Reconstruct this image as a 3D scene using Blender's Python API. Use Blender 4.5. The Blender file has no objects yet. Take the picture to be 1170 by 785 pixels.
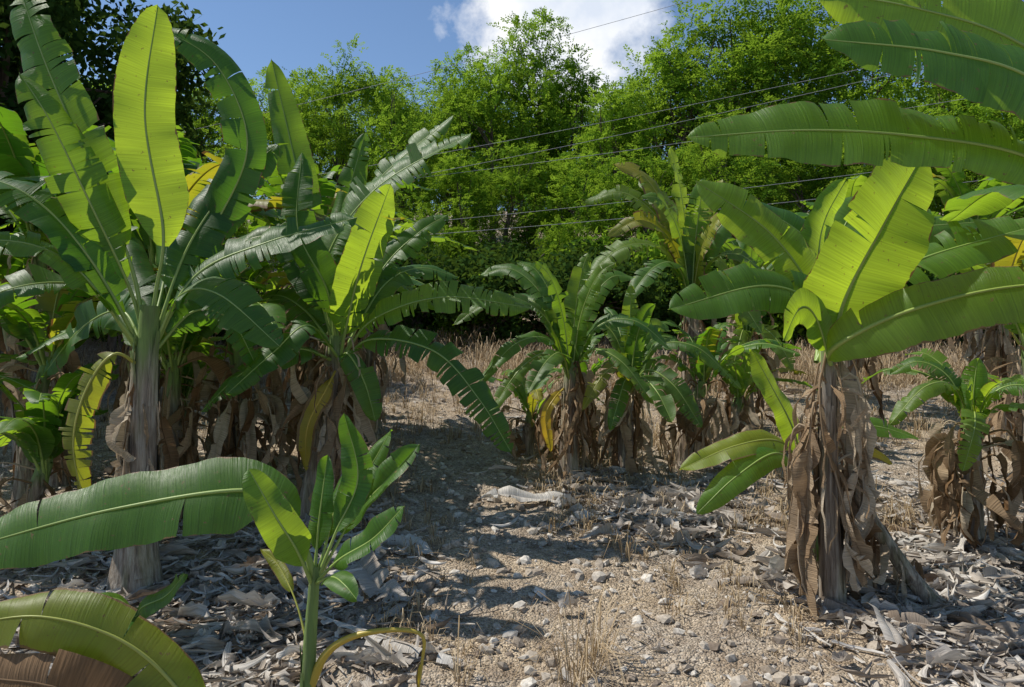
import bpy, math, random
import numpy as np
from mathutils import Vector, Matrix
rng=np.random.RandomState(7); random.seed(7)
scene=bpy.context.scene

# ---------------------------------------------------------------- terrain
def H(x,y):
    z=0.11*max(0.0,min(y,15)-3)
    if y>15: z+=0.30*(min(y,42)-15)
    z+=0.03*math.sin(1.7*x+.6*y)*math.cos(1.3*y-.5*x)+0.015*math.sin(5.1*x+1)*math.sin(4.3*y+2)
    z+=0.05*math.sin(.5*x)*math.sin(.4*y+1)
    return z

# ---------------------------------------------------------------- node helpers
def newmat(name):
    m=bpy.data.materials.new(name); m.use_nodes=True
    nt=m.node_tree; nt.nodes.clear(); return m,nt
def N(nt,t,**kw):
    n=nt.nodes.new(t)
    for k,v in kw.items(): setattr(n,k,v)
    return n
def L(nt,a,b): nt.links.new(a,b)
def ramp(nt,fac,stops):
    r=N(nt,'ShaderNodeValToRGB'); e=r.color_ramp.elements
    while len(e)<len(stops): e.new(.5)
    for i,(p,c) in enumerate(stops):
        e[i].position=p; e[i].color=(*c,1) if len(c)==3 else c
    L(nt,fac,r.inputs[0]); return r.outputs[0]
def mix(nt,fac,a,b,bt='MIX'):
    m=N(nt,'ShaderNodeMix',data_type='RGBA',blend_type=bt)
    for s,v in ((m.inputs[0],fac),(m.inputs[6],a),(m.inputs[7],b)):
        if hasattr(v,'is_output'): L(nt,v,s)
        elif isinstance(v,(int,float)): s.default_value=v
        else: s.default_value=(*v,1)
    return m.outputs[2]
def math_(nt,op,a,b=0.0,clamp=False):
    m=N(nt,'ShaderNodeMath',operation=op,use_clamp=clamp)
    for s,v in ((m.inputs[0],a),(m.inputs[1],b)):
        if hasattr(v,'is_output'): L(nt,v,s)
        else: s.default_value=v
    return m.outputs[0]
def noise(nt,vec,scale,detail=4,rough=.55):
    n=N(nt,'ShaderNodeTexNoise'); n.inputs['Scale'].default_value=scale
    n.inputs['Detail'].default_value=detail; n.inputs['Roughness'].default_value=rough
    if vec is not None: L(nt,vec,n.inputs['Vector'])
    return n.outputs[0]
def mapping(nt,vec,scale):
    m=N(nt,'ShaderNodeMapping'); m.inputs['Scale'].default_value=scale; L(nt,vec,m.inputs[0]); return m.outputs[0]
def finish(nt,bsdf,trans_col=None,tf=.4):
    out=N(nt,'ShaderNodeOutputMaterial')
    if trans_col is None: L(nt,bsdf,out.inputs[0]); return
    t=N(nt,'ShaderNodeBsdfTranslucent'); L(nt,trans_col,t.inputs[0])
    ms=N(nt,'ShaderNodeMixShader'); ms.inputs[0].default_value=tf
    L(nt,bsdf,ms.inputs[1]); L(nt,t.outputs[0],ms.inputs[2]); L(nt,ms.outputs[0],out.inputs[0])

def leaf_material():
    m,nt=newmat('banana_leaf_blade')
    uv=N(nt,'ShaderNodeUVMap',uv_map='uv').outputs[0]
    at=N(nt,'ShaderNodeAttribute',attribute_name='lc')
    sep=N(nt,'ShaderNodeSeparateColor'); L(nt,at.outputs['Color'],sep.inputs[0])
    age,rnd,edge=sep.outputs
    oc=N(nt,'ShaderNodeTexCoord').outputs['Object']
    v1=noise(nt,mapping(nt,uv,(130,2.0,1)),1,4,.6)
    v2=noise(nt,mapping(nt,uv,(14,1.5,1)),1,3)
    blot=noise(nt,oc,3.0,3); spot=noise(nt,oc,38,3,.6)
    base=mix(nt,rnd,(0.020,0.085,0.013),(0.11,0.25,0.022))
    base=mix(nt,math_(nt,'MULTIPLY',v2,.40),base,(0.09,0.23,0.03))
    base=mix(nt,math_(nt,'MULTIPLY',blot,.35),base,(0.03,0.11,0.015))
    st=ramp(nt,v1,[(.3,(.72,.72,.70)),(.7,(1.20,1.18,1.14))])
    base=mix(nt,1.0,base,st,'MULTIPLY')
    yf=math_(nt,'MULTIPLY',age,math_(nt,'ADD',math_(nt,'MULTIPLY',blot,1.4),.1),True)
    base=mix(nt,yf,base,(0.42,0.33,0.04))
    ef=math_(nt,'GREATER_THAN',math_(nt,'ADD',edge,math_(nt,'MULTIPLY',math_(nt,'ADD',math_(nt,'MULTIPLY',age,.8),v2),.30)),1.145)
    sf=math_(nt,'MULTIPLY',math_(nt,'GREATER_THAN',spot,.68),.7)
    ef=math_(nt,'MAXIMUM',ef,sf)
    base=mix(nt,ef,base,(0.26,0.17,0.07))
    p=N(nt,'ShaderNodeBsdfPrincipled'); L(nt,base,p.inputs['Base Color'])
    rr=math_(nt,'ADD',math_(nt,'MULTIPLY',spot,.28),.30); L(nt,rr,p.inputs['Roughness'])
    p.inputs['Specular IOR Level'].default_value=.55
    b=N(nt,'ShaderNodeBump'); b.inputs['Strength'].default_value=.7; b.inputs['Distance'].default_value=.006
    L(nt,v1,b.inputs['Height']); L(nt,b.outputs[0],p.inputs['Normal'])
    tr=mix(nt,rnd,(0.14,0.36,0.012),(0.72,0.95,0.05))
    tr=mix(nt,1.0,tr,st,'MULTIPLY'); tr=mix(nt,yf,tr,(0.85,0.55,0.03)); tr=mix(nt,ef,tr,(.16,.08,.02))
    finish(nt,p.outputs[0],tr,.45)
    return m
def rib_material():
    m,nt=newmat('banana_midrib')
    at=N(nt,'ShaderNodeAttribute',attribute_name='lc')
    sep=N(nt,'ShaderNodeSeparateColor'); L(nt,at.outputs['Color'],sep.inputs[0])
    c=mix(nt,sep.outputs[0],(0.27,0.38,0.09),(0.62,0.40,0.05))
    c=mix(nt,math_(nt,'MULTIPLY',noise(nt,N(nt,'ShaderNodeTexCoord').outputs['Object'],12),.6),c,(0.20,0.26,0.06))
    p=N(nt,'ShaderNodeBsdfPrincipled'); L(nt,c,p.inputs['Base Color']); p.inputs['Roughness'].default_value=.4
    finish(nt,p.outputs[0]); return m
def dead_material(name,c1,c2,c3,tf=.18):
    m,nt=newmat(name)
    uv=N(nt,'ShaderNodeUVMap',uv_map='uv').outputs[0]
    at=N(nt,'ShaderNodeAttribute',attribute_name='lc')
    sep=N(nt,'ShaderNodeSeparateColor'); L(nt,at.outputs['Color'],sep.inputs[0])
    v1=noise(nt,mapping(nt,uv,(140,5.0,1)),1,3)
    bl=noise(nt,N(nt,'ShaderNodeTexCoord').outputs['Object'],9,4)
    c=ramp(nt,sep.outputs[1],[(0,c1),(.5,c2),(1,c3)])
    c=mix(nt,math_(nt,'MULTIPLY',bl,.5),c,tuple(v*.5 for v in c1))
    c=mix(nt,1.0,c,ramp(nt,v1,[(.3,(.65,.63,.6)),(.7,(1.25,1.22,1.2))]),'MULTIPLY')
    p=N(nt,'ShaderNodeBsdfPrincipled'); L(nt,c,p.inputs['Base Color']); p.inputs['Roughness'].default_value=.75
    p.inputs['Specular IOR Level'].default_value=.2
    b=N(nt,'ShaderNodeBump'); b.inputs['Strength'].default_value=.8; b.inputs['Distance'].default_value=.01
    L(nt,v1,b.inputs['Height']); L(nt,b.outputs[0],p.inputs['Normal'])
    finish(nt,p.outputs[0],c,tf); return m
def stem_material():
    m,nt=newmat('banana_pseudostem')
    oc=N(nt,'ShaderNodeTexCoord').outputs['Object']
    at=N(nt,'ShaderNodeAttribute',attribute_name='lc')
    sep=N(nt,'ShaderNodeSeparateColor'); L(nt,at.outputs['Color'],sep.inputs[0])
    s1=noise(nt,mapping(nt,oc,(45,45,3)),1,5,.65); s2=noise(nt,mapping(nt,oc,(12,12,2.2)),1,4)
    brown=ramp(nt,s1,[(.3,(0.05,0.035,0.025)),(.46,(0.20,0.155,0.115)),(.6,(0.36,0.31,0.25)),(.8,(0.50,0.46,0.39))])
    green=ramp(nt,s2,[(.3,(0.08,0.14,0.03)),(.6,(0.18,0.27,0.07)),(.8,(0.26,0.22,0.10))])
    f=math_(nt,'ADD',sep.outputs[0],math_(nt,'MULTIPLY',math_(nt,'SUBTRACT',s2,.5),1.3),True)
    c=mix(nt,f,brown,green)
    p=N(nt,'ShaderNodeBsdfPrincipled'); L(nt,c,p.inputs['Base Color']); p.inputs['Roughness'].default_value=.7
    b=N(nt,'ShaderNodeBump'); b.inputs['Strength'].default_value=.9; b.inputs['Distance'].default_value=.015
    L(nt,s1,b.inputs['Height']); L(nt,b.outputs[0],p.inputs['Normal'])
    finish(nt,p.outputs[0]); return m
M_LEAF=leaf_material(); M_RIB=rib_material(); M_STEM=stem_material()
M_DEAD=dead_material('dead_banana_leaf',(0.21,0.12,0.055),(0.50,0.37,0.24),(0.72,0.63,0.49),.28)
M_LIT=dead_material('leaf_litter',(0.25,0.19,0.14),(0.56,0.51,0.45),(0.80,0.78,0.74),.12)
PM=[M_LEAF,M_RIB,M_DEAD,M_STEM]

# ---------------------------------------------------------------- mesh accumulator
class MB:
    def __init__(s): s.v=[];s.f=[];s.m=[];s.uv=[];s.c=[];s.n=0
    def grid(s,P,UV,C,mat,close=False):
        n,m=P.shape[:2]; b=s.n
        s.v.append(P.reshape(-1,3)); s.uv.append(UV.reshape(-1,2)); s.c.append(C.reshape(-1,3)); s.n+=n*m
        i=np.arange(n-1)[:,None]; mm=m if close else m-1; j=np.arange(mm)[None,:]
        j2=(j+1)%m
        F=np.stack([b+i*m+j+0*j2,b+i*m+j2,b+(i+1)*m+j2,b+(i+1)*m+j],-1).reshape(-1,4)
        s.f.append(F); s.m.append(np.full(len(F),mat))
    def build(s,name,mats,loc=(0,0,0),smooth=True,link=True):
        V=np.concatenate(s.v).astype(np.float32); F=np.concatenate(s.f).astype(np.int32)
        UV=np.concatenate(s.uv); C=np.concatenate(s.c); Mi=np.concatenate(s.m).astype(np.int32)
        me=bpy.data.meshes.new(name); k=F.shape[1]
        me.vertices.add(len(V)); me.vertices.foreach_set('co',V.ravel())
        me.loops.add(F.size); me.loops.foreach_set('vertex_index',F.ravel())
        me.polygons.add(len(F)); me.polygons.foreach_set('loop_start',np.arange(len(F),dtype=np.int32)*k)
        me.polygons.foreach_set('loop_total',np.full(len(F),k,dtype=np.int32))
        me.polygons.foreach_set('material_index',Mi)
        me.polygons.foreach_set('use_smooth',np.full(len(F),smooth))
        me.update(calc_edges=True)
        u=me.uv_layers.new(name='uv'); u.data.foreach_set('uv',UV[F.ravel()].astype(np.float32).ravel())
        a=me.color_attributes.new('lc','FLOAT_COLOR','POINT')
        a.data.foreach_set('color',np.concatenate([C,np.ones((len(C),1))],1).astype(np.float32).ravel())
        for mt in mats: me.materials.append(mt)
        me.validate()
        if not link: return me
        o=bpy.data.objects.new(name,me); o.location=loc; scene.collection.objects.link(o); return o

def spline(pts,n):
    P=np.array(pts,float); P=np.vstack([2*P[0]-P[1],P,2*P[-1]-P[-2]])
    out=[]
    for i in range(1,len(P)-2):
        for t in np.linspace(0,1,16,endpoint=False):
            a,b,c,d=P[i-1:i+3]
            out.append(.5*((2*b)+(-a+c)*t+(2*a-5*b+4*c-d)*t*t+(-a+3*b-3*c+d)*t**3))
    out.append(P[-2]); Q=np.array(out)
    s=np.concatenate([[0],np.cumsum(np.linalg.norm(np.diff(Q,axis=0),axis=1))])
    t=np.linspace(0,s[-1],n)
    return np.stack([np.interp(t,s,Q[:,k]) for k in range(3)],1),s[-1]
def frames(Q,nrm):
    T=np.gradient(Q,axis=0); T/=np.linalg.norm(T,axis=1)[:,None]+1e-9
    n=len(Q); S=np.zeros_like(Q); k=int(n*.55)
    s0=np.cross(T[k],np.array(nrm,float))
    if np.linalg.norm(s0)<.05: s0=np.cross(T[k],[.3,.9,.1])
    S[k]=s0/np.linalg.norm(s0)
    for rngi,st in ((range(k+1,n),-1),(range(k-1,-1,-1),1)):
        for i in rngi:
            s=S[i+st]-np.dot(S[i+st],T[i])*T[i]; S[i]=s/(np.linalg.norm(s)+1e-9)
    return T,S,np.cross(S,T)
def tube(mb,Q,R,mat,col,sides=8,jit=0,colf=None):
    T,S,Nn=frames(Q,(0.1,.2,1) if abs(Q[-1][2]-Q[0][2])<.5*np.linalg.norm(Q[-1]-Q[0]) else (0,1,0.05))
    a=np.linspace(0,2*np.pi,sides,endpoint=False)
    R=np.array(R)[:,None]*np.ones((1,sides))
    if jit: R=R*(1+jit*rng.randn(1,sides)*.8+jit*rng.randn(*R.shape)*.5)
    P=Q[:,None,:]+R[:,:,None]*(np.cos(a)[None,:,None]*S[:,None,:]+np.sin(a)[None,:,None]*Nn[:,None,:])
    UV=np.zeros((len(Q),sides,2)); C=np.zeros((len(Q),sides,3))+np.array(col)
    if colf is not None: C[:,:,0]=colf[:,None]
    mb.grid(P,UV,C,mat,True)

def leaf(mb,pts,w,nrm=(0,-.5,.9),pet=.14,fold=.35,droop=.8,tears=5,age=0.0,br=None,dead=False,n=40,M=5,
         crinkle=0.0,tear_amt=.34,rib=None,ripple=.013):
    if not dead and tears>=6: tears=tears*1.5; n=max(n,48)
    Q,Ln=spline(pts,n); 
    if crinkle: 
        Q=Q+np.cumsum(rng.randn(n,3)*crinkle*.25,axis=0)*np.linspace(0,1,n)[:,None]
    T,S,Nn=frames(Q,nrm)
    br=rng.rand()*.6+.1 if br is None else br
    t=np.linspace(0,1,n); u=np.clip((t-pet)/(1-pet),0,1)
    W=w*np.minimum(1,u/.20)**.55*(1-np.clip((u-.5)/.5,0,1)**2.3)**.62
    W=W*(1+.03*np.sin(u*9+rng.rand()*6))
    i0=int(np.searchsorted(t,pet)); ph=rng.rand()*6
    lean=.12
    for side in (-1,1):
        cuts=[i0,n-1]
        if tears>0:
            k=rng.poisson(tears); cuts+=list(rng.randint(i0+2,n-2,size=k))
        cuts=sorted(set(cuts))
        fo=fold+rng.randn()*.08
        for a,b in zip(cuts[:-1],cuts[1:]):
            idx=np.linspace(a,b,(b-a)+1)
            m=len(idx); ii=idx.astype(int)
            off=rng.randn()*tear_amt if len(cuts)>2 else 0
            cen=(a+b)/2; short=1 if (dead or rng.rand()<.8) else rng.uniform(.8,.97)
            gap=.10 if len(cuts)>2 else 0
            P=np.zeros((m,M+1,3)); UV=np.zeros((m,M+1,2)); C=np.zeros((m,M+1,3))
            acc=Q[ii].copy(); 
            P[:,0]=acc; step=W[ii]/M*(short if not dead else rng.uniform(.75,1.1))
            for j in range(1,M+1):
                q=j/M
                ang=fo-droop*q+off*q+(crinkle*22*rng.randn(m)*.5 if crinkle else 0)
                ca=np.cos(ang); sa=np.sin(ang)
                acc=acc+(S[ii]*side*(step*ca)[:,None] if np.ndim(ca) else S[ii]*side*step[:,None]*ca)+Nn[ii]*((step*sa)[:,None])
                p=acc+T[ii]*(lean*W[ii]*q)[:,None]
                p=p+Nn[ii]*(ripple*q*np.sin(t[ii]*Ln*16+ph+side)+.005*q*np.sin(t[ii]*Ln*41+2*ph))[:,None]
                if gap:
                    sh=-(idx-cen)/max(1,(b-a))*Ln/n*gap*6*q*rng.uniform(.6,1.0)
                    p=p+T[ii]*sh[:,None]
                P[:,j]=p
            q=np.arange(M+1)/M
            UV[:,:,0]=(t[ii]*Ln)[:,None]; UV[:,:,1]=side*(W[ii][:,None]*q[None,:])
            C[:,:,0]=age; C[:,:,1]=br+(rng.rand()*.3-.15 if dead else rng.randn()*.05); C[:,:,2]=q[None,:]
            mb.grid(P,UV,C,2 if dead else 0)
    rb=rib if rib is not None else min(.017,.05*w+.005)
    R=rb*(1-.86*t)*(1+1.0*np.clip(.25-t,0,1))
    tube(mb,Q+Nn*0.0,R,2 if dead else 1,(age,br,0),5)

def stem(mb,pts,r0,r1,green=.3,n=22,flare=.35):
    Q,Ln=spline(pts,n); t=np.linspace(0,1,n)
    R=r0+(r1-r0)*t+r0*flare*np.exp(-t*9)
    colf=np.clip((t-(1-green))/.18,0,1) if green<1 else np.ones(n)
    tube(mb,Q,R,3,(0,.5,0),16,.035,colf)
    for k in range(int(9*Ln/1.0)+3):
        ph=rng.rand()*6.28; a=rng.rand()*.75; b=min(1,a+.15+rng.rand()*.3)
        m=9; s=np.linspace(a,b,m); C=np.stack([np.interp(s,t,Q[:,j]) for j in range(3)],1); rr=np.interp(s,t,R)
        ang=np.linspace(-.6,.6,6)[None,:]*np.linspace(1,.25,m)[:,None]+ph
        ex=rr[:,None]*(1.04+.02*rng.rand())+ (np.linspace(0,1,m)**3*.035*rng.rand())[:,None]
        P=np.stack([C[:,0:1]+np.cos(ang)*ex,C[:,1:2]+np.sin(ang)*ex,C[:,2:3]+0*ang],-1)
        UV=np.stack([ang*.1,s[:,None]*Ln+0*ang],-1); CC=np.zeros((m,6,3)); CC[:,:,0]=np.interp(s,t,colf)[:,None]
        mb.grid(P,UV,CC,3)
    return Q,R
def skirt(mb,Q,R,count,hi=.99,lo=.4,ln=(.35,.8),w=(.035,.08),out=.1,br=(0,1)):
    """dead leaves hanging from their withered petioles: crumpled, folded about the midrib"""
    n=len(Q); up=np.array([0,0,1.])
    for k in range(count):
        s=lo+(hi-lo)*rng.rand()**.6; i=int(s*(n-1)); ph=rng.rand()*6.28; d=np.array([math.cos(ph),math.sin(ph),0])
        c=Q[i]; l=rng.uniform(*ln); l=min(l,c[2]-Q[0][2]+.02) if c[2]-Q[0][2]>.2 else .2
        o=R[i]+rng.uniform(.1,1.3)**1.6*out; sw=np.array([-d[1],d[0],0])*rng.randn()*.11
        pts=[c+d*R[i]*.6,c+d*(o*.8)+up*.05,c+d*o*1.05+sw*.5-up*l*.3,c+d*(o*.9+.06*rng.randn())+sw*1.2-up*l*.68,c+d*(o*.75+.08*rng.randn())+sw*1.5-up*l]
        typ=rng.rand()
        if typ<.6: fo,dr=rng.choice([-1,1])*rng.uniform(.9,1.4),rng.uniform(-.5,.9)
        else: fo,dr=rng.uniform(-.6,.8),rng.uniform(-1.5,2.5)
        leaf(mb,pts,rng.uniform(*w)*rng.choice([1,1,.5]),nrm=d+rng.randn(3)*.7,pet=rng.uniform(.05,.4),fold=fo,droop=dr,
             tears=2,dead=True,br=rng.uniform(*br),n=26,M=5,crinkle=.016,tear_amt=.6,rib=.007,ripple=.03)
    for k in range(count):
        i=int(rng.uniform(lo,hi)*(n-1)); ph=rng.rand()*6.28; d=np.array([math.cos(ph),math.sin(ph),0]); c=Q[i]; l=rng.uniform(.15,.6)
        o=R[i]+rng.rand()*out*1.5
        leaf(mb,[c+d*R[i]*.8,c+d*o-up*l*.3,c+d*(o+.03*rng.randn())-up*l],rng.uniform(.004,.016),nrm=d+rng.randn(3)*.5,pet=.02,fold=.4,droop=.6,tears=0,dead=True,br=rng.uniform(*br),n=12,M=2,crinkle=.03,rib=.003)

class Plant:
    """plant drawn from a side elevation: u to the right, v downwards, k drawing units per metre, dd = metres towards +Y"""
    def __init__(s,X,Y,u0,k):
        s.X,s.Y,s.u0,s.k=X,Y,u0,k; s.z=H(X,Y); s.mb=MB(); s.v0=392+(1.6-s.z)*k
    def p(s,q):
        u,v=q[0],q[1]; dd=q[2] if len(q)>2 else 0
        return np.array([(u-s.u0)/s.k,dd,(s.v0-v)/s.k])
    def leaf(s,pts,w,*a,**kw): leaf(s.mb,[s.p(q) for q in pts],w,*a,**kw)
    def stem(s,pts,r0,r1,**kw):
        s.Q,s.R=stem(s.mb,[s.p(q) for q in pts],r0,r1,**kw)
    def skirt(s,c,**kw): skirt(s.mb,s.Q,s.R,c,**kw)
    def done(s,name='banana_plant'): return s.mb.build(name,PM,(s.X,s.Y,s.z-.02))
BL=(.6,-.8,-.1)

# ---- tall plant, left
A=Plant(-2.27,4.46,155,189)
A.stem([(155,668),(158,560),(165,440),(172,345)],.125,.055,green=.3)
A.skirt(6,lo=.45,hi=.8,ln=(.3,.6),out=.03)
A.leaf([(168,400),(178,330),(188,260,-.02),(170,130,-.05),(180,2,0)],.175,BL,pet=.30,fold=.15,droop=.3,tears=0,br=1.0)
A.leaf([(166,395),(150,300,0),(105,170,-.1),(62,70,-.1),(15,-40,0)],.17,(-.3,-1,.3),pet=.25,br=.45,tears=6)
A.leaf([(166,395),(150,330,0),(122,230,-.2),(92,150,-.3),(60,100,-.3)],.16,(.4,-.9,.3),pet=.25,br=.4,tears=7,droop=1.0)
A.leaf([(165,400),(120,290,-.2),(60,225,-.3),(-50,195,-.3)],.17,(0,-.6,1),br=.15,tears=7)
A.leaf([(165,400),(110,300,-.3),(40,285,-.5),(-40,325,-.6)],.16,(0,-.5,1),br=.2,tears=10)
A.leaf([(163,405),(125,338,-.1),(90,322,-.2),(40,340,-.4),(-30,395,-.5)],.15,(0,-.7,.9),pet=.40,br=.1)
A.leaf([(172,400),(205,335,0),(265,335,-.2),(338,392,-.3)],.16,(.1,-.8,.6),pet=.2,br=.15,tears=10)
A.leaf([(172,400),(215,310,.1),(300,270,.1),(400,238,.2)],.17,(0,-.7,.7),pet=.2,br=.1,tears=9)
A.leaf([(172,400),(195,280,.2),(235,190,.4),(288,135,.5)],.18,(.1,-1,.4),pet=.25,br=.1,tears=8)
A.leaf([(172,400),(215,260,.3),(262,150,.3),(225,50,.3),(150,0,.3)],.15,(.2,-.7,.6),pet=.25,br=.1,tears=8)
A.leaf([(168,400),(150,260,.5),(125,140,.6),(100,70,.7)],.16,(-.2,-1,.3),pet=.25,br=.1)
A.leaf([(168,400),(130,330,.3),(70,250,.6),(0,240,.9)],.16,(0,-.6,.8),br=.1)
A.leaf([(162,415),(150,400,-.2),(125,440,-.25),(112,500,-.25),(122,575,-.2)],.10,(.2,-1,0),pet=.15,age=.4,br=.3,fold=-.3,droop=.6,tears=8)
A.leaf([(174,400),(205,350,.2),(235,360,.4),(262,420,.5)],.13,(.1,-.8,.5),br=.15,tears=9)
A.leaf([(166,400),(120,350,.2),(60,370,.3),(0,430,.4)],.15,(0,-.7,.7),br=.15,tears=9)
A.done()

# ---- plant behind the path's left edge
B=Plant(-1.53,5.5,350,153.6)
B.stem([(350,600),(360,540),(378,450),(385,380)],.085,.055,green=.2)
B.skirt(26,lo=.5,ln=(.4,.9),out=.17)
B.leaf([(388,410),(400,365,-.1),(420,300,-.2),(452,212,-.2)],.18,BL,pet=.15,fold=.2,droop=.3,br=.85,tears=5)
B.leaf([(385,400),(372,300,0),(430,212,0),(540,148,0)],.2,(0,-.55,.8),pet=.2,br=.3,tears=18)
B.leaf([(385,400,.1),(365,280,.3),(420,190,.4),(515,108,.4)],.17,(0,-.55,.8),pet=.2,br=.3,tears=16)
B.leaf([(388,410),(430,362,-.1),(510,338,-.2),(608,350,-.2)],.14,(0,-.8,.6),pet=.14,br=.6,tears=10)
B.leaf([(388,420),(425,385,-.1),(500,398,-.2),(550,450,-.3),(585,508,-.3)],.16,(.35,-.6,.7),pet=.12,br=.15,tears=12)
B.leaf([(383,400,.1),(345,290,.3),(322,180,.4),(290,40,.4)],.15,(.2,-1,.1),pet=.25,br=.35,tears=5)
B.leaf([(385,400,.2),(365,280,.5),(380,190,.6),(400,120,.6)],.14,(.1,-1,.2),pet=.2,br=.2,tears=8)
B.leaf([(385,410),(350,395,-.3),(300,420,-.4),(262,460,-.5)],.14,(0,-.6,.8),br=.2,tears=10)
B.leaf([(390,410),(370,370,-.4),(340,400,-.6),(300,440,-.7)],.12,(0,-.6,.8),br=.2,tears=10)
B.leaf([(385,400),(350,310,.1),(300,262,.2),(225,285,.2)],.15,(0,-.6,.8),br=.1,tears=10)
B.leaf([(388,400,.1),(430,320,.3),(470,295,.5),(518,305,.6)],.14,(0,-.7,.7),br=.25,tears=9)
B.leaf([(388,400,.1),(425,300,.4),(470,250,.5),(505,225,.6)],.14,(0,-.7,.7),br=.2,tears=9)
B.leaf([(388,415),(402,400,-.15),(422,430,-.2),(435,475,-.2)],.1,(.2,-.9,.3),br=.25)
B.leaf([(385,400),(378,330,-.1),(345,260,-.1),(345,170,0)],.14,(-.2,-1,.2),br=.15,tears=8)
B.leaf([(385,400),(340,350,.2),(290,330,.4),(240,360,.5)],.14,(0,-.7,.7),br=.15,tears=9)
B.leaf([(386,415),(380,440,-.2),(362,480,-.25),(358,530,-.2)],.07,(0,-1,.1),br=.6,age=1.1,tears=4)
B.done()

# ---- young plant, foreground
E=Plant(-.855,3.07,350,275)
E.stem([(350,845),(352,780),(356,710),(361,640)],.036,.020,green=1)
E.leaf([(361,660),(345,605,-.03),(305,552,-.06),(150,568,-.12),(-40,618,-.15)],.165,(.05,-.75,.6),pet=.14,fold=.2,droop=.55,tears=1,tear_amt=.08,br=.25)
E.leaf([(359,665),(345,615,-.08),(325,575,-.12),(296,524,-.12)],.085,BL,pet=.2,tears=0,br=.7,fold=.2,droop=.3)
E.leaf([(361,660),(385,600),(408,540,.02),(392,466,.02)],.065,(-.2,-1,.2),pet=.3,tears=2,br=.15,fold=.6)
E.leaf([(361,660),(400,590,.05),(440,545,.06),(478,503,.05)],.07,(-.3,-.8,.5),pet=.3,tears=3,br=.15,fold=.9)
E.leaf([(361,660),(395,625,-.1),(435,598,-.15),(470,560,-.2)],.065,(-.1,-.7,.7),pet=.25,tears=2,br=.1,fold=.6)
E.leaf([(359,660),(362,600,.03),(366,560,.04),(372,515,.04)],.06,(-.3,-1,.1),pet=.25,tears=1,br=.2)
E.leaf([(361,660),(385,560,.1),(415,535,.12),(442,488,.12)],.065,(-.2,-.8,.5),pet=.25,tears=2,br=.25,fold=.6)
E.leaf([(361,660),(390,640,-.15),(410,640,-.25),(425,650,-.3)],.05,(.1,-.7,.7),pet=.25,tears=0,br=.15)
E.leaf([(354,780),(375,738,-.03),(405,716,-.05),(450,708,-.05),(484,714,-.05),(484,745,-.05),(478,790,-.05)],.014,(0,-.5,.8),pet=.8,age=1.2,br=.9,tears=0,rib=.020)
E.leaf([(354,740),(330,690,.1),(300,655,.2),(275,640,.25)],.03,(0,-.5,.8),pet=.5,age=.4,tears=0)
E.done()

S1=Plant(-1.97,3.87,155,218)
S1.stem([(155,724),(155,705),(157,690)],.03,.02,green=1)
for t_,w_,b_ in (([(156,700),(135,680),(112,672,-.1),(84,668,-.1)],.06,.4),([(157,700),(175,680,-.1),(200,668,-.1),(226,640,-.15)],.07,.3),
    ([(156,700),(165,690,-.2),(180,700,-.3),(190,715,-.3)],.05,.2),([(156,700),(145,690,-.2),(135,700,-.3),(120,712,-.3)],.05,.3)):
    S1.leaf(t_,w_,(0,-.6,.8),br=b_,tears=1)
S1.done()
Mp=Plant(-1.02,2.6,250,325)
Mp.stem([(250,915),(250,890),(248,870)],.035,.025,green=1)
Mp.leaf([(248,885),(215,795,-.02),(150,722,-.05),(60,688,-.08),(-40,700,-.08)],.12,(-.3,-.8,.6),pet=.12,tears=2,br=.35,age=.3,fold=.2,droop=.5)
Mp.leaf([(246,890),(160,800,-.1),(90,755,-.15),(-30,735,-.18)],.11,(-.2,-.8,.4),pet=.12,tears=3,dead=True,br=.2,crinkle=.004)
Mp.done()

# ---- central clump
def auto(P,crown,tips,w,nr=(0,-.6,.8),**kw):
    kw.setdefault('tears',9)
    for tp in tips:
        u,v=tp[0],tp[1]; dd=tp[2] if len(tp)>2 else rng.uniform(-.35,.35); b=tp[3] if len(tp)>3 else rng.uniform(.08,.5)
        du=u-crown[0]; dv=v-crown[1]
        lift=abs(du)*.35+12
        q1=(crown[0]+du*.22,crown[1]+dv*.3-lift*.7,dd*.3); q2=(crown[0]+du*.6,crown[1]+dv*.68-lift*.8,dd*.75)
        P.leaf([(crown[0],crown[1]+22),q1,q2,(u,v,dd)],w*rng.uniform(.75,1.15),(nr[0]+rng.randn()*.25,nr[1],nr[2]+rng.randn()*.2),br=b,age=.5 if rng.rand()<.06 else .1*rng.rand(),**kw)
F1=Plant(.508,6.6,650,128); F1.stem([(650,548),(650,480),(652,410)],.09,.05,green=.2); F1.skirt(24,ln=(.3,.8),out=.12)
auto(F1,(652,415),[(520,370,-.3),(545,308,.3),(590,292,.3),(672,285,0,.5),(548,434,-.4),(558,468,-.5),(768,402,-.2),(730,312,.2),(738,455,-.4),(560,345,.6),(610,300,-.3),(700,300,-.2,.6),(600,440,-.8)],.10)
F1.leaf([(645,440),(632,450,-.2),(622,470,-.25),(628,510,-.2)],.07,(0,-1,.2),age=1.3,br=.9)
F1.done()
F2=Plant(1.055,6.75,718,125); F2.stem([(718,545),(716,500),(720,420)],.08,.05,green=.25); F2.skirt(20,ln=(.3,.7),out=.11)
auto(F2,(720,430),[(722,322,0,.6),(772,375,.2),(840,440,-.2),(805,408,.3),(690,482,-.5),(675,370,.2),(745,345,-.2),(790,480,-.4),(660,460,-.5),(810,385,.5),(700,345,.5),(750,470,-.7)],.095)
F2.done()
F3=Plant(1.94,8.0,790,105.6); F3.stem([(790,506),(788,430),(790,330)],.10,.06,green=.25); F3.skirt(20,ln=(.4,.9),out=.16)
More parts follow.
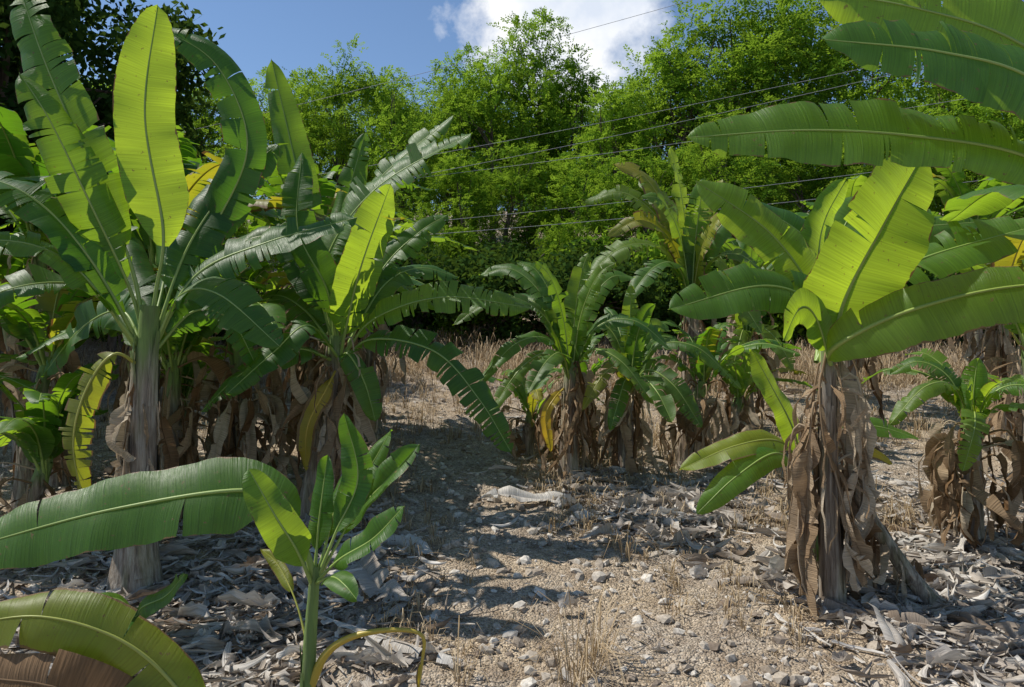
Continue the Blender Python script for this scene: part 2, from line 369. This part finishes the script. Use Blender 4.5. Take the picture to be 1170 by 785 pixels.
auto(F3,(790,330),[(765,165,0,.6),(703,180,.2),(668,225,.2),(835,195,.3,.7),(690,272,-.3),(655,330,-.3),(885,250,0),(870,320,-.3),(725,230,-.4),(820,250,-.4,.7),(740,190,.6),(800,205,-.2),(700,350,-.8),(850,380,-.6)],.14)
F3.done()
F4=Plant(2.75,8.7,853,97.1); F4.stem([(853,488),(852,430),(853,380)],.10,.06,green=.2); F4.skirt(24,ln=(.4,.9),out=.2)
auto(F4,(853,375),[(800,300),(905,300),(850,270),(780,370),(920,370),(820,430,-.5),(890,420,-.5),(870,290,.6)],.13)
F4.done()

# ---- right plant
G=Plant(1.758,4.07,950,207.6)
G.stem([(952,703),(948,600),(946,500),(947,390)],.065,.04,green=.12)
G.skirt(26,lo=.4,hi=.99,ln=(.5,1.25),w=(.04,.09),out=.13,br=(.2,1))
G.leaf([(948,410),(955,340,-.1),(985,265,-.2),(1030,185,-.2)],.27,(.35,-.93,-.1),pet=.12,fold=.25,droop=.3,tears=1,br=1.0)
G.leaf([(948,412),(938,390,-.2),(1005,352,-.35),(1120,328,-.45),(1260,345,-.55)],.18,(.05,-.9,.42),pet=.05,fold=.15,droop=.5,tears=4,tear_amt=.12,br=.45,age=.1)
G.leaf([(945,412),(925,350,-.1),(860,325,-.2),(750,352,-.3)],.15,(0,-.9,.45),pet=.12,br=.3,tears=4)
G.leaf([(945,410),(930,335,0),(880,262,0),(795,202,0)],.15,(.3,-.9,.1),pet=.15,br=.9,tears=4)
G.leaf([(948,410),(985,335,.1),(1080,285,.2),(1240,240,.2)],.17,(0,-.75,.65),pet=.15,br=.5,tears=7)
G.leaf([(948,410,.1),(960,310,.3),(975,240,.4),(1005,180,.4)],.17,BL,pet=.15,br=.8,tears=4)
G.leaf([(948,410,.1),(985,300,.4),(935,232,.5),(858,210,.5)],.15,(0,-.7,.7),pet=.15,br=.15,tears=6)
G.leaf([(945,412,-.05),(915,360,-.2),(890,350,-.3),(868,385,-.35)],.1,(-.2,-.9,.3),br=.7,tears=1)
G.leaf([(950,410,.2),(1040,280,.5),(1100,240,.6),(1200,228,.6)],.17,(0,-.75,.65),br=.3,tears=9)
G.leaf([(950,410,.2),(1000,300,.6),(1050,210,.8),(1110,190,.9)],.17,(0,-.75,.65),br=.4,tears=9)
G.done()
D=Plant(2.45,4.0,1085,211); D.stem([(1095,722),(1050,680,.1),(1000,600,.2),(985,560,.2)],.055,.03,green=0,flare=.1); D.skirt(8,lo=.5,ln=(.2,.5),out=.06); D.done('dead_banana_stem')
S2=Plant(1.86,4.5,935,188); S2.stem([(935,664),(928,590),(918,515)],.03,.02,green=1)
S2.leaf([(917,535),(900,485,-.1),(872,435,-.15),(850,395,-.15)],.095,BL,br=.9,tears=1)
S2.leaf([(917,535),(885,498,-.1),(830,500,-.2),(766,525,-.25)],.09,(0,-.8,.6),br=.75,tears=1,age=.25)
S2.leaf([(917,540),(875,508,-.2),(825,530,-.3),(780,568,-.35)],.09,(0,-.8,.6),br=.45,tears=1)
S2.leaf([(917,535),(960,488,.1),(1010,485,.1),(1062,500,.1)],.09,(0,-.8,.6),br=.4,tears=3)
S2.leaf([(917,540),(960,505,.1),(1000,510,.1),(1030,530,.1)],.07,(0,-.8,.6),br=.6,tears=3,age=.9)
S2.done()

# ---- near plant outside right edge, leaves reach into view
Hn=Plant(2.645,3.0,1330,281.7)
Hn.stem([(1330,845),(1325,650),(1318,450),(1310,290)],.11,.06,green=.3)
Hn.skirt(16,ln=(.4,1.0),out=.12)
Hn.leaf([(1312,330),(1255,225,0),(1170,172,0),(1050,150,0),(920,145,-.03),(780,155,-.05)],.165,(-.05,-.93,.38),pet=.13,fold=.35,droop=.7,br=.6,tears=9,tear_amt=.12,n=90)
Hn.leaf([(1312,330),(1270,170,0),(1160,95,-.1),(1050,70,-.15),(915,62,-.2)],.20,(0,-.93,.38),pet=.13,fold=.15,droop=.6,br=.3,tears=8,tear_amt=.12,n=90)
Hn.leaf([(1312,330),(1290,120,.1),(1180,30,.1),(1060,-10,.1),(940,-30,.1)],.21,(.25,-.95,.05),pet=.15,br=1.0,tears=4,tear_amt=.12,n=60)
Hn.leaf([(1312,330),(1380,150),(1480,60),(1600,90)],.2,(0,-.5,.9),br=.4)
Hn.leaf([(1312,330),(1340,200,.5),(1330,150,1.),(1330,180,1.5)],.2,(0,0,1),br=.4)
Hn.done()

I=Plant(3.1,5.0,1110,169); I.stem([(1110,628),(1110,560),(1112,480)],.08,.05,green=.2); I.skirt(28,ln=(.3,.7),out=.18)
auto(I,(1112,475),[(1000,478,-.2),(1035,425,.2),(1062,402,.3,.6),(1120,405,0,.6),(1170,440,.2,.6),(1200,470,-.2),(1185,510,-.4),(1050,520,-.5),(1140,430,-.3,.7),(1010,450,.5),(1085,440,-.2)],.085)
I.done()

# ---- plants further back, grown generically
def generic(X,Y,h,nl,Lf,w,sk,br=(.1,.6)):
    z=H(X,Y); mb=MB(); ln=rng.randn(2)*.12
    Q,R=stem(mb,[np.array([0,0,0]),np.array([ln[0]*.3,ln[1]*.3,h*.5]),np.array([ln[0],ln[1],h])],.06+.025*h/1.5,.045,green=.3)
    top=Q[-1]
    if sk: skirt(mb,Q,R,sk,ln=(.4,min(1.1,h*.85)),w=(.04,.09),out=.22,br=(.0,.9))
    for k in range(nl):
        ph=k*2.4+rng.randn()*.3; e=rng.uniform(.15,1.35); l=Lf*rng.uniform(.75,1.1)
        d=np.array([math.cos(ph),math.sin(ph),0]); up=np.array([0,0,1.])
        p1=top+l*.3*(d*math.cos(e)*.8+up*(.45+.5*math.sin(e))); 
        p2=p1+l*.38*(d*math.cos(e*.85)+up*(math.sin(e*.85)-.1)); p3=p2+l*.36*(d*math.cos(e*.6)+up*(math.sin(e*.7)-.65))
        n_=up*1.0-d*.6*math.sin(e)+rng.randn(3)*.15
        leaf(mb,[top-up*.15,p1,p2,p3],w*rng.uniform(.8,1.15),n_,pet=.16,br=rng.uniform(*br),tears=9,n=30,M=4,age=.6 if rng.rand()<.07 else 0)
    mb.build('banana_plant',PM,(X,Y,z-.02))
for a in [(-2.05,5.75,1.35,9,1.2,.14,30,(.1,.6)),(-2.55,5.5,1.2,9,1.2,.14,26,(.1,.6)),(-1.75,6.9,1.5,9,1.4,.16,26),(-3.7,5.6,1.2,12,1.4,.17,10,(.05,.4)),
          (-3.1,7.0,1.9,11,1.7,.18,20,(.05,.4)),(-4.6,7.0,1.6,12,1.6,.18,10,(.05,.4)),(-2.4,8.6,2.0,11,1.7,.18,18,(.05,.5)),(-4.4,9.6,2.2,11,1.8,.18,12,(.05,.4)),(-6.3,8.5,2.2,11,1.8,.18,12,(.05,.3)),
          (-3.0,6.0,1.9,12,1.7,.17,14,(.02,.35)),(-3.9,6.4,2.1,12,1.8,.18,10,(.02,.35)),(-2.0,7.4,2.0,11,1.6,.17,18,(.05,.4)),(-1.55,8.2,1.7,10,1.4,.16,20,(.05,.5)),
          (-3.3,5.0,.6,9,1.0,.12,6,(.1,.5)),(-4.0,5.2,.8,9,1.1,.13,8,(.1,.5)),(-2.9,6.6,.7,9,1.1,.13,6,(.1,.5)),
          (5.3,8.0,1.5,11,1.5,.17,20),(4.2,9.2,1.9,11,1.6,.18,20),(6.6,10.5,2.2,11,1.8,.18,18),(4.6,6.6,1.3,9,1.3,.15,20),(8.2,9.5,2.2,11,1.8,.18,14),(3.2,10.6,1.7,10,1.6,.17,16),(-6,5.2,1.8,11,1.7,.18,12,(.05,.3)),
          (.75,7.5,.7,8,.95,.09,16),(1.65,7.1,.85,9,1.0,.10,20),(.15,7.3,.45,7,.8,.08,8),(2.2,7.6,.6,8,.9,.09,12)]:
    generic(*a)

# ---------------------------------------------------------------- ground
def pathx(y): return .55-.28*(y-3.4) if y<7 else -.46-.2*(y-7)
def ground():
    def axis(lo,hi,c0,c1,fine,coarse):
        a=list(np.arange(c0,c1,fine)); x=c0; s=fine
        while x>lo: s*=1.3; x-=s; a.insert(0,x)
        x=c1; s=fine
        while x<hi: s*=1.3; x+=s; a.append(x)
        return np.array(a)
    xs=axis(-250,250,-7,8,.09,5); ys=axis(-120,400,1,18,.09,5)
    mb=MB(); P=np.zeros((len(xs),len(ys),3))
    for i,x in enumerate(xs):
        for j,y in enumerate(ys): P[i,j]=(x,y,H(x,y))
    near=(np.abs(P[:,:,0])<9)&(P[:,:,1]>0)&(P[:,:,1]<19)
    P[:,:,2]+=near*rng.randn(*near.shape)*.009
    mb.grid(P,P[:,:,:2],np.zeros(P.shape),0)
    m,nt=newmat('dry_stony_soil')
    oc=N(nt,'ShaderNodeTexCoord').outputs['Object']
    n1=noise(nt,oc,1.3,6); n2=noise(nt,oc,18,6,.7); n3=noise(nt,oc,70,4,.7)
    vo=N(nt,'ShaderNodeTexVoronoi'); vo.inputs['Scale'].default_value=34; L(nt,oc,vo.inputs['Vector'])
    vo2=N(nt,'ShaderNodeTexVoronoi'); vo2.inputs['Scale'].default_value=85; L(nt,oc,vo2.inputs['Vector'])
    soil=ramp(nt,n2,[(.3,(0.22,0.17,0.13)),(.5,(0.46,0.39,0.31)),(.7,(0.66,0.60,0.52))])
    straw=ramp(nt,n3,[(.3,(0.28,0.21,0.14)),(.55,(0.54,0.44,0.32)),(.75,(0.70,0.62,0.50))])
    c=mix(nt,ramp(nt,n1,[(.4,(0,0,0)),(.6,(1,1,1))]),soil,straw)
    sc=N(nt,'ShaderNodeSeparateColor'); L(nt,vo2.outputs['Color'],sc.inputs[0])
    peb=ramp(nt,sc.outputs[0],[(0,(.45,.42,.39)),(.5,(.93,.91,.88)),(1,(1.3,1.28,1.26))])
    c=mix(nt,.85,c,peb,'MULTIPLY')
    # patches of dark humus and old crumbled leaf
    hum=ramp(nt,noise(nt,oc,4.5,7,.7),[(.48,(1,1,1)),(.62,(.55,.5,.46))])
    c=mix(nt,.8,c,hum,'MULTIPLY')
    p=N(nt,'ShaderNodeBsdfPrincipled'); L(nt,c,p.inputs['Base Color']); p.inputs['Roughness'].default_value=.9; p.inputs['Specular IOR Level'].default_value=.15
    hgt=math_(nt,'ADD',math_(nt,'MULTIPLY',math_(nt,'SUBTRACT',1,vo.outputs['Distance']),.6),math_(nt,'ADD',math_(nt,'MULTIPLY',vo2.outputs['Distance'],-.6),n2))
    b=N(nt,'ShaderNodeBump'); b.inputs['Strength'].default_value=.85; b.inputs['Distance'].default_value=.03
    L(nt,hgt,b.inputs['Height']); L(nt,b.outputs[0],p.inputs['Normal'])
    finish(nt,p.outputs[0])
    mb.build('ground',[m])
ground()

# ---------------------------------------------------------------- litter
centres=[(-2.2,4.5,.9),(-1.5,4.8,.8),(-1.3,3.6,.6),(-2.3,3.6,.8),(.6,6.2,.6),(1.1,6.1,.6),(.7,5.7,.5),(1.2,5.6,.5),(1.0,5.7,.6),(2.1,4.3,.5),(2.7,4.1,.8),(3.1,4.8,.8),(2.8,3.4,.6),(2.9,5.5,1.2),(-3.4,5.2,1.2),(3.6,4,.9),(-2.8,3.0,.8),(2.3,3.7,.6)]
def flakes(name,cnt,l,w,spread,seedpath,mat,curl=1.,ph=.95):
    mb=MB(); k=0
    while k<cnt:
        if rng.rand()<spread: x=rng.uniform(-5,6); y=2.2+10*rng.rand()**1.6
        else:
            c=centres[rng.randint(len(centres))]; x=c[0]+rng.randn()*c[2]*.6; y=c[1]+rng.randn()*c[2]*.6
        if y<1.8: continue
        if abs(x-pathx(y)-.1)<ph and rng.rand()<seedpath: continue
        a=rng.rand()*6.28; d=np.array([math.cos(a),math.sin(a),0]); s=np.array([-d[1],d[0],0])
        ll=rng.uniform(*l); ww=w[0]+(w[1]-w[0])*rng.rand()**1.8; n,m=9,5
        t=np.linspace(-.5,.5,n); q=np.linspace(-.5,.5,m)
        bend=rng.randn()*2.2*curl; cu=rng.uniform(.5,5.5)*curl*(1 if rng.rand()<.6 else -1); tw=rng.randn()*2.6; tilt=rng.randn()*.35
        prof=np.sqrt(np.clip(1-(2*t)**2*rng.uniform(.6,1.),.04,1))*(1+.14*rng.randn(n))
        P=np.zeros((n,m,3)); z0=H(x,y)+.006+rng.rand()**2*.05
        for i in range(n):
            yy=q*ww*prof[i]; zz=cu*(yy**2)/max(ww,.02)*.8; r=tw*t[i]+tilt
            y2=yy*math.cos(r)-zz*math.sin(r); z2=yy*math.sin(r)+zz*math.cos(r)
            P[i]=np.array([x,y,z0])+d*(t[i]*ll)+s*(y2+bend*.3*ll*t[i]**2)[:,None]+np.array([0,0,1])*(z2+rng.randn(m)*ww*.05+(abs(bend)*.18*ll*(t[i]**2)))[:,None]
        P[:,:,2]=np.maximum(P[:,:,2],H(x,y)+.002+.004*rng.rand(n,m))
        UV=np.zeros((n,m,2)); UV[:,:,0]=(q*ww)[None,:]+k*.31; UV[:,:,1]=(t*ll)[:,None]
        C=np.zeros((n,m,3)); C[:,:,1]=np.clip(rng.normal(.6,.3),0,1)
        mb.grid(P,UV,C,0); k+=1
    return mb.build(name,[mat])
flakes('leaf_litter',5000,(.08,.36),(.012,.07),.22,.90,M_LIT,ph=.8)
flakes('leaf_litter_crumbs',11000,(.02,.09),(.004,.022),.7,.35,M_LIT)
mb=MB()
for k in range(90):
    c=centres[rng.randint(len(centres))]; x=c[0]+rng.randn()*c[2]*.5; y=max(2.6,c[1]+rng.randn()*c[2]*.5)
    if abs(x-pathx(y)-.15)<.7: continue
    a=rng.rand()*6.28; l=rng.uniform(.4,1.0); b=a+rng.randn()*.8
    pts=[]; px,py=x,y
    for q in range(5):
        pts.append(np.array([px,py,H(px,py)+.02+.05*rng.rand()])); px+=math.cos(a+(b-a)*q/4)*l/4; py+=math.sin(a+(b-a)*q/4)*l/4
    leaf(mb,pts,rng.uniform(.04,.10),(rng.randn()*.4,rng.randn()*.4,1),pet=.1,fold=rng.uniform(.1,1.2),droop=rng.uniform(.3,1.8),tears=5,dead=True,br=rng.uniform(.1,1),n=24,M=4,crinkle=.012,tear_amt=.6,rib=.008,ripple=.02)
mb.build('fallen_banana_leaves',[M_LIT,M_LIT,M_LIT,M_LIT])

# ---------------------------------------------------------------- dry grass
def grass(name,tufts,blades,hh,mat):
    V=[];Fc=[];C=[]
    for (x,y,s) in tufts:
        z=H(x,y); nb=int(blades*s)+3
        for b in range(nb):
            a=rng.rand()*6.28; r=rng.rand()*.06*s; lean=rng.uniform(.1,1.3); h=hh*s*rng.uniform(.3,1.25)
            p0=np.array([x+math.cos(a)*r,y+math.sin(a)*r,z-.01]); d=np.array([math.cos(a),math.sin(a),0]); sd=np.array([-d[1],d[0],0])*.0018*(1+.12*y)
            p1=p0+np.array([0,0,h*.5])+d*h*.2*lean; p2=p0+np.array([0,0,h*(.9-.35*lean)])+d*h*.6*lean; p3=p0+np.array([0,0,h*(.85-.75*lean)])+d*h*lean
            k=len(V); V+=[p0-sd,p0+sd,p1-sd,p1+sd,p2-sd*.7,p2+sd*.7,p3-sd*.2,p3+sd*.2]
            Fc+=[(k,k+1,k+3,k+2),(k+2,k+3,k+5,k+4),(k+4,k+5,k+7,k+6)]; C+=[(0,rng.rand()*.9+.05,0)]*8
    mb=MB(); mb.v=[np.array(V)]; mb.f=[np.array(Fc)]; mb.m=[np.zeros(len(Fc))]; mb.uv=[np.zeros((len(V),2))]; mb.c=[np.array(C)]; mb.n=len(V)
    mb.build(name,[mat])
M_STRAW=dead_material('dry_grass_straw',(0.26,0.18,0.10),(0.56,0.43,0.26),(0.74,0.63,0.45),.15)
tf=[(rng.uniform(-8,10),rng.uniform(7.8,13),rng.uniform(.4,1.5)) for _ in range(1500)]
tf+=[(rng.uniform(-8,10),rng.uniform(11,16.5),rng.uniform(1.0,3.2)) for _ in range(900)]
tf+=[(rng.uniform(.2,3.0),rng.uniform(5.2,8),rng.uniform(.5,1.2)) for _ in range(300)]
tf+=[(pathx(y)+rng.choice([-1,1])*rng.uniform(.4,1.2),y,rng.uniform(.4,.9)) for y in rng.uniform(3.6,8,190)]
grass('dry_grass',tf,12,.20,M_STRAW)
grass('dry_grass_tuft',[(.3,3.45,1.7),(.42,3.6,1.3),(.75,4.9,1.2),(-.25,3.4,1.2),(.95,4.5,.8),(-.5,4.0,.8),(.27,3.35,1.5),(.36,3.5,1.8)],15,.26,M_STRAW)

# ---------------------------------------------------------------- stones
def stones(name,cnt,sz):
    import bmesh
    bm=bmesh.new(); bmesh.ops.create_icosphere(bm,subdivisions=1,radius=1); bv=np.array([v.co[:] for v in bm.verts]); bf=np.array([[v.index for v in f.verts] for f in bm.faces]); bm.free()
    V=[];Fc=[];C=[]
    for k in range(cnt):
        y=2.3+8*rng.rand()**1.5; x=pathx(y)+.2+rng.randn()*(.8+.12*y) if rng.rand()<.75 else rng.uniform(-4,5)
        s=sz[0]+(sz[1]-sz[0])*rng.rand()**7; A_=rng.randn(3,3); q,_=np.linalg.qr(A_)
        P=(bv*(1+rng.randn(len(bv),1)*.17)*s*np.array([1,.8,.55]))@q; P[:,2]*=.75
        P+=np.array([x,y,H(x,y)+s*.08]); Fc.append(bf+k*len(bv)); V.append(P)
        C.append(np.tile([0,np.clip(rng.normal(.45,.25)+.1*(s>.025),0,1),0],(len(bv),1)))
    mb=MB(); mb.v=V; mb.f=[np.concatenate(Fc)]; mb.m=[np.zeros(len(mb.f[0]))]; mb.uv=[np.zeros((len(bv)*cnt,2))]; mb.c=C
    m,nt=newmat('limestone_gravel'); at=N(nt,'ShaderNodeAttribute',attribute_name='lc'); sep=N(nt,'ShaderNodeSeparateColor'); L(nt,at.outputs['Color'],sep.inputs[0])
    c=ramp(nt,sep.outputs[1],[(0,(0.22,0.17,0.13)),(.5,(0.44,0.38,0.31)),(1,(0.66,0.62,0.56))])
    c=mix(nt,.7,c,ramp(nt,noise(nt,N(nt,'ShaderNodeTexCoord').outputs['Object'],60),[(.3,(.5,.48,.45)),(.7,(1.2,1.2,1.2))]),'MULTIPLY')
    p=N(nt,'ShaderNodeBsdfPrincipled'); L(nt,c,p.inputs['Base Color']); p.inputs['Roughness'].default_value=.9; p.inputs['Specular IOR Level'].default_value=.15; finish(nt,p.outputs[0])
    mb.build(name,[m],smooth=False)
stones('gravel',12000,(.004,.06))

# ---------------------------------------------------------------- trees
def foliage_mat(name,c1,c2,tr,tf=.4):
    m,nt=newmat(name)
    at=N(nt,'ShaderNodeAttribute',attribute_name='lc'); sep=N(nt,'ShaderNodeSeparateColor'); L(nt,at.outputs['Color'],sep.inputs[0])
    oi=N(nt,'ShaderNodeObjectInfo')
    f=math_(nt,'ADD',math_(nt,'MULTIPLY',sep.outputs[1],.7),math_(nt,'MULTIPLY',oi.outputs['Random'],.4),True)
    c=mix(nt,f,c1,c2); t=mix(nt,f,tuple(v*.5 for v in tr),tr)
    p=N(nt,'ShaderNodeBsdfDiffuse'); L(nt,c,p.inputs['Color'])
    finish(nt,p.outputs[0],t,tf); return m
M_FEA=foliage_mat('feathery_foliage',(0.038,0.105,0.010),(0.18,0.32,0.030),(0.40,0.62,0.045),.42)
M_BRO=foliage_mat('shaded_broad_foliage',(0.018,0.045,0.012),(0.05,0.10,0.02),(0.12,0.20,0.025),.3)  # shade of the left trees and understory shrubs is put into these dark greens
mb_,nt=newmat('tree_bark'); c=ramp(nt,noise(nt,mapping(nt,N(nt,'ShaderNodeTexCoord').outputs['Object'],(9,9,2)),1,5),[(.3,(.05,.04,.03)),(.7,(.20,.16,.13))])
p=N(nt,'ShaderNodeBsdfDiffuse'); L(nt,c,p.inputs['Color']); finish(nt,p.outputs[0]); M_BARK=mb_
def tree_mesh(name,h,cr,nclump,fronds,leafs,ls,fmat,crown_lo=.3,cl_r=(.45,.85),pinnate=True):
    mb=MB(); trunks=rng.randint(1,4)
    cz=h*(1+crown_lo)/2; rz=h*(1-crown_lo)/2
    lob=rng.rand(3)*6
    cen=[]
    for k in range(nclump):
        d=rng.randn(3); d/=np.linalg.norm(d); r=rng.uniform(.3,1)**.5
        az=math.atan2(d[1],d[0]); irr=.78+.22*math.sin(2*az+lob[0])+.2*math.sin(3*az+4*d[2]+lob[1])
        cen.append(np.array([d[0]*cr*r*irr,d[1]*cr*r*irr,cz+d[2]*rz*r*(.85+.2*math.sin(4*az+lob[2]))]))
    cen=np.array(cen)
    for t_ in range(trunks):
        b=np.array([rng.randn()*.15,rng.randn()*.15,-.3]); m=np.array([rng.randn()*.35,rng.randn()*.35,h*.4]); e=np.array([rng.randn()*cr*.3,rng.randn()*cr*.3,h*.85])
        Q,_=spline([b,m,e],14); tube(mb,Q,np.linspace(.02*h*.9,.012,14),1,(0,0,0),7)
        for q in cen[t_::max(3,nclump//16)]:
            i=rng.randint(4,11); s=Q[i]
            if q[2]<s[2]: i=4; s=Q[4]
            R,_=spline([s,(s+q)/2+np.array([0,0,.25])+rng.randn(3)*.15,q],8); tube(mb,R,np.linspace(.035,.008,8),1,(0,0,0),5)
    o=[];ax=[];sd=[];cc=[]
    for q in cen:
        r=rng.uniform(*cl_r); shade=rng.rand()*.6
        nf=fronds; d=rng.randn(nf,3); d/=np.linalg.norm(d,axis=1)[:,None]
        st=q+d*r*rng.uniform(.15,1,size=(nf,1))*np.array([1.1,1.1,.6]); dr=d+np.array([0,0,-.25])+rng.randn(nf,3)*.35; dr/=np.linalg.norm(dr,axis=1)[:,None]
        if pinnate:
            fl=rng.uniform(.25,.5,size=(nf,1,1)); s=np.cross(dr,rng.randn(nf,3)*.4+np.array([0,0,1.])); s/=np.linalg.norm(s,axis=1)[:,None]
            tt=np.linspace(.1,1,leafs)[None,:,None]; sg=np.where(np.arange(leafs)%2==0,1,-1)[None,:,None]
            pos=st[:,None]+dr[:,None]*tt*fl+np.array([0,0,-.25])*(tt*fl)**2
            a=s[:,None]*sg+dr[:,None]*.35+rng.randn(nf,leafs,3)*.3; a=a/np.linalg.norm(a,axis=2)[:,:,None]*ls*(1.15-.5*tt)
            bb=dr[:,None]*ls*.26+np.zeros_like(a)
            o.append(pos.reshape(-1,3)); ax.append(a.reshape(-1,3)); sd.append(bb.reshape(-1,3)); n_=nf*leafs
        else:
            n_=nf*leafs; pos=np.repeat(st,leafs,0)+rng.randn(n_,3)*.12
            a=rng.randn(n_,3)+np.array([0,0,-.5]); a/=np.linalg.norm(a,axis=1)[:,None]; b2=np.cross(a,rng.randn(n_,3)); b2/=np.linalg.norm(b2,axis=1)[:,None]
            o.append(pos); ax.append(a*ls*rng.uniform(.7,1.2,size=(n_,1))); sd.append(b2*ls*.26)
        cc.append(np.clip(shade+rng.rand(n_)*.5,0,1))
    o=np.concatenate(o);ax=np.concatenate(ax);sd=np.concatenate(sd);cc=np.concatenate(cc)
    V=np.stack([o,o+ax*.5+sd,o+ax,o+ax*.5-sd],1).reshape(-1,3); k=len(o)
    mb.v.append(V); mb.f.append(np.arange(k*4).reshape(-1,4)+mb.n); mb.n+=4*k; mb.m.append(np.zeros(k)); mb.uv.append(np.zeros((k*4,2)))
    C=np.zeros((k*4,3)); C[:,1]=np.repeat(cc,4); mb.c.append(C)
    return mb.build(name,[fmat,M_BARK],link=False,smooth=False)
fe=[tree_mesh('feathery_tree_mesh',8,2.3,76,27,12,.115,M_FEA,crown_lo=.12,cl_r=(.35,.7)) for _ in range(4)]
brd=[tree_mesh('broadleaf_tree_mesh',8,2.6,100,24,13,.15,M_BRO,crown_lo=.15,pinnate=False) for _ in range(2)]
shr=[tree_mesh('shrub_mesh',2.4,1.5,34,20,12,.12,M_BRO if i else M_FEA,crown_lo=-.1,pinnate=False,cl_r=(.3,.5)) for i in range(2)]  # second shrub mesh takes the shade-darkened foliage to paint in a shadowy understory
def put(me,name,x,y,h,h0,wid=1.,sink=.1):
    o=bpy.data.objects.new(name,me); o.location=(x,y,H(x,y)-sink); s=h/h0; o.scale=(s*wid,s*wid,s); o.rotation_euler=(0,0,rng.rand()*6.28); scene.collection.objects.link(o)
F=845
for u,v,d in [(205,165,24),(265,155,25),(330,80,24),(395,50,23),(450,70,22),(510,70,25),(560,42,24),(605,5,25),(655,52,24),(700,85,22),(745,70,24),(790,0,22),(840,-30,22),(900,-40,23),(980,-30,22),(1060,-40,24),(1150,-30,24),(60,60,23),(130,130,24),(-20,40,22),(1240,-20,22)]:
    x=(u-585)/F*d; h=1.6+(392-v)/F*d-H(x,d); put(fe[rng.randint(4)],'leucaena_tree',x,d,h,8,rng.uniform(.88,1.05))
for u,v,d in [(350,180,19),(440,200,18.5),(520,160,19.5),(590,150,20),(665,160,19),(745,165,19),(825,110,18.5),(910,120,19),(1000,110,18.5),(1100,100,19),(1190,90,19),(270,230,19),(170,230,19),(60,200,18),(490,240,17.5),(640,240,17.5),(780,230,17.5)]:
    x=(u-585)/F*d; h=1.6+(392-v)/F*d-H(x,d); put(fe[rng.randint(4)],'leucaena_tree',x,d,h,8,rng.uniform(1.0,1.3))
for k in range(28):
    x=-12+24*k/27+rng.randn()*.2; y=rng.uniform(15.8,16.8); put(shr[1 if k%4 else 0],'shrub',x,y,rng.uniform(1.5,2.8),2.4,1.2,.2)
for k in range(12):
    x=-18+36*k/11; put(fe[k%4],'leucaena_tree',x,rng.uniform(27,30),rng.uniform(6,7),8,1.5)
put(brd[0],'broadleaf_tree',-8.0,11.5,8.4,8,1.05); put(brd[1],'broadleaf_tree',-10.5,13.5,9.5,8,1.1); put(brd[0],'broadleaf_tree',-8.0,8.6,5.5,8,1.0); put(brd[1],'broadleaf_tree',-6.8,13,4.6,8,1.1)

# ---------------------------------------------------------------- power lines
m,nt=newmat('cable'); p=N(nt,'ShaderNodeBsdfPrincipled'); p.inputs['Base Color'].default_value=(.30,.31,.32,1); p.inputs['Roughness'].default_value=.5; finish(nt,p.outputs[0])
for (za,zb) in [(5.27,6.28),(4.92,6.05),(4.85,5.5),(3.97,4.5),(3.72,4.15),(6.9,8.3)]:
    mb=MB(); x=np.linspace(-14,16,50); t=(x+1.44)/6.9; y=14.3-1.3*t
    Q=np.stack([x,y,za+(zb-za)*t+.0025*(x+1.44)*(x-5.46)],1); tube(mb,Q,np.full(50,.0042),0,(0,0,0),5); mb.build('power_line',[m])

# ---------------------------------------------------------------- light, sky, camera
sd=Vector((-.60,.16,.92)).normalized()
w=bpy.data.worlds.new('World'); scene.world=w; w.use_nodes=True; nt=w.node_tree; nt.nodes.clear()
sky=N(nt,'ShaderNodeTexSky',sky_type='NISHITA'); sky.sun_disc=False; sky.sun_elevation=math.asin(sd.z); sky.sun_rotation=math.atan2(sd.x,sd.y)
sky.air_density=1.; sky.dust_density=0.; sky.ozone_density=4.
tc=N(nt,'ShaderNodeTexCoord').outputs['Generated']
vd=N(nt,'ShaderNodeVectorMath',operation='DISTANCE'); L(nt,tc,vd.inputs[0]); vd.inputs[1].default_value=Vector((.065,1,.46)).normalized()
nz=noise(nt,tc,9,7,.6)
cf=math_(nt,'ADD',math_(nt,'MULTIPLY',vd.outputs['Value'],-6.0),math_(nt,'ADD',math_(nt,'MULTIPLY',nz,1.6),.42))
far=ramp(nt,noise(nt,mapping(nt,tc,(3,3,7)),1,7,.6),[(.60,(0,0,0)),(.72,(1,1,1))])
far=math_(nt,'MULTIPLY',far,math_(nt,'GREATER_THAN',vd.outputs['Value'],.6))
cm=ramp(nt,cf,[(.35,(0,0,0)),(.7,(1,1,1))])
cm=math_(nt,'MAXIMUM',cm,far)
shade=ramp(nt,noise(nt,tc,14,5),[(.3,(6.0,6.6,7.6)),(.65,(8.8,8.8,8.8))])
skyc=mix(nt,cm,sky.outputs[0],shade)
bg=N(nt,'ShaderNodeBackground'); L(nt,skyc,bg.inputs[0]); bg.inputs[1].default_value=.125
out=N(nt,'ShaderNodeOutputWorld'); L(nt,bg.outputs[0],out.inputs[0])
sl=bpy.data.lights.new('sun','SUN'); sl.energy=5.0; sl.angle=math.radians(.5); sl.color=(1,.95,.86)
so=bpy.data.objects.new('sun',sl); so.rotation_euler=(-sd).to_track_quat('-Z','Y').to_euler(); so.location=(-10,5,20); scene.collection.objects.link(so)
cd=bpy.data.cameras.new('camera'); cd.lens=26; cd.sensor_width=36; cd.clip_end=1000; cd.clip_start=.05
co=bpy.data.objects.new('camera',cd); co.location=(0,0,1.6); co.rotation_euler=(math.radians(90),0,0); scene.collection.objects.link(co); scene.camera=co
scene.view_settings.view_transform='Standard'; scene.view_settings.look='None'; scene.view_settings.exposure=0
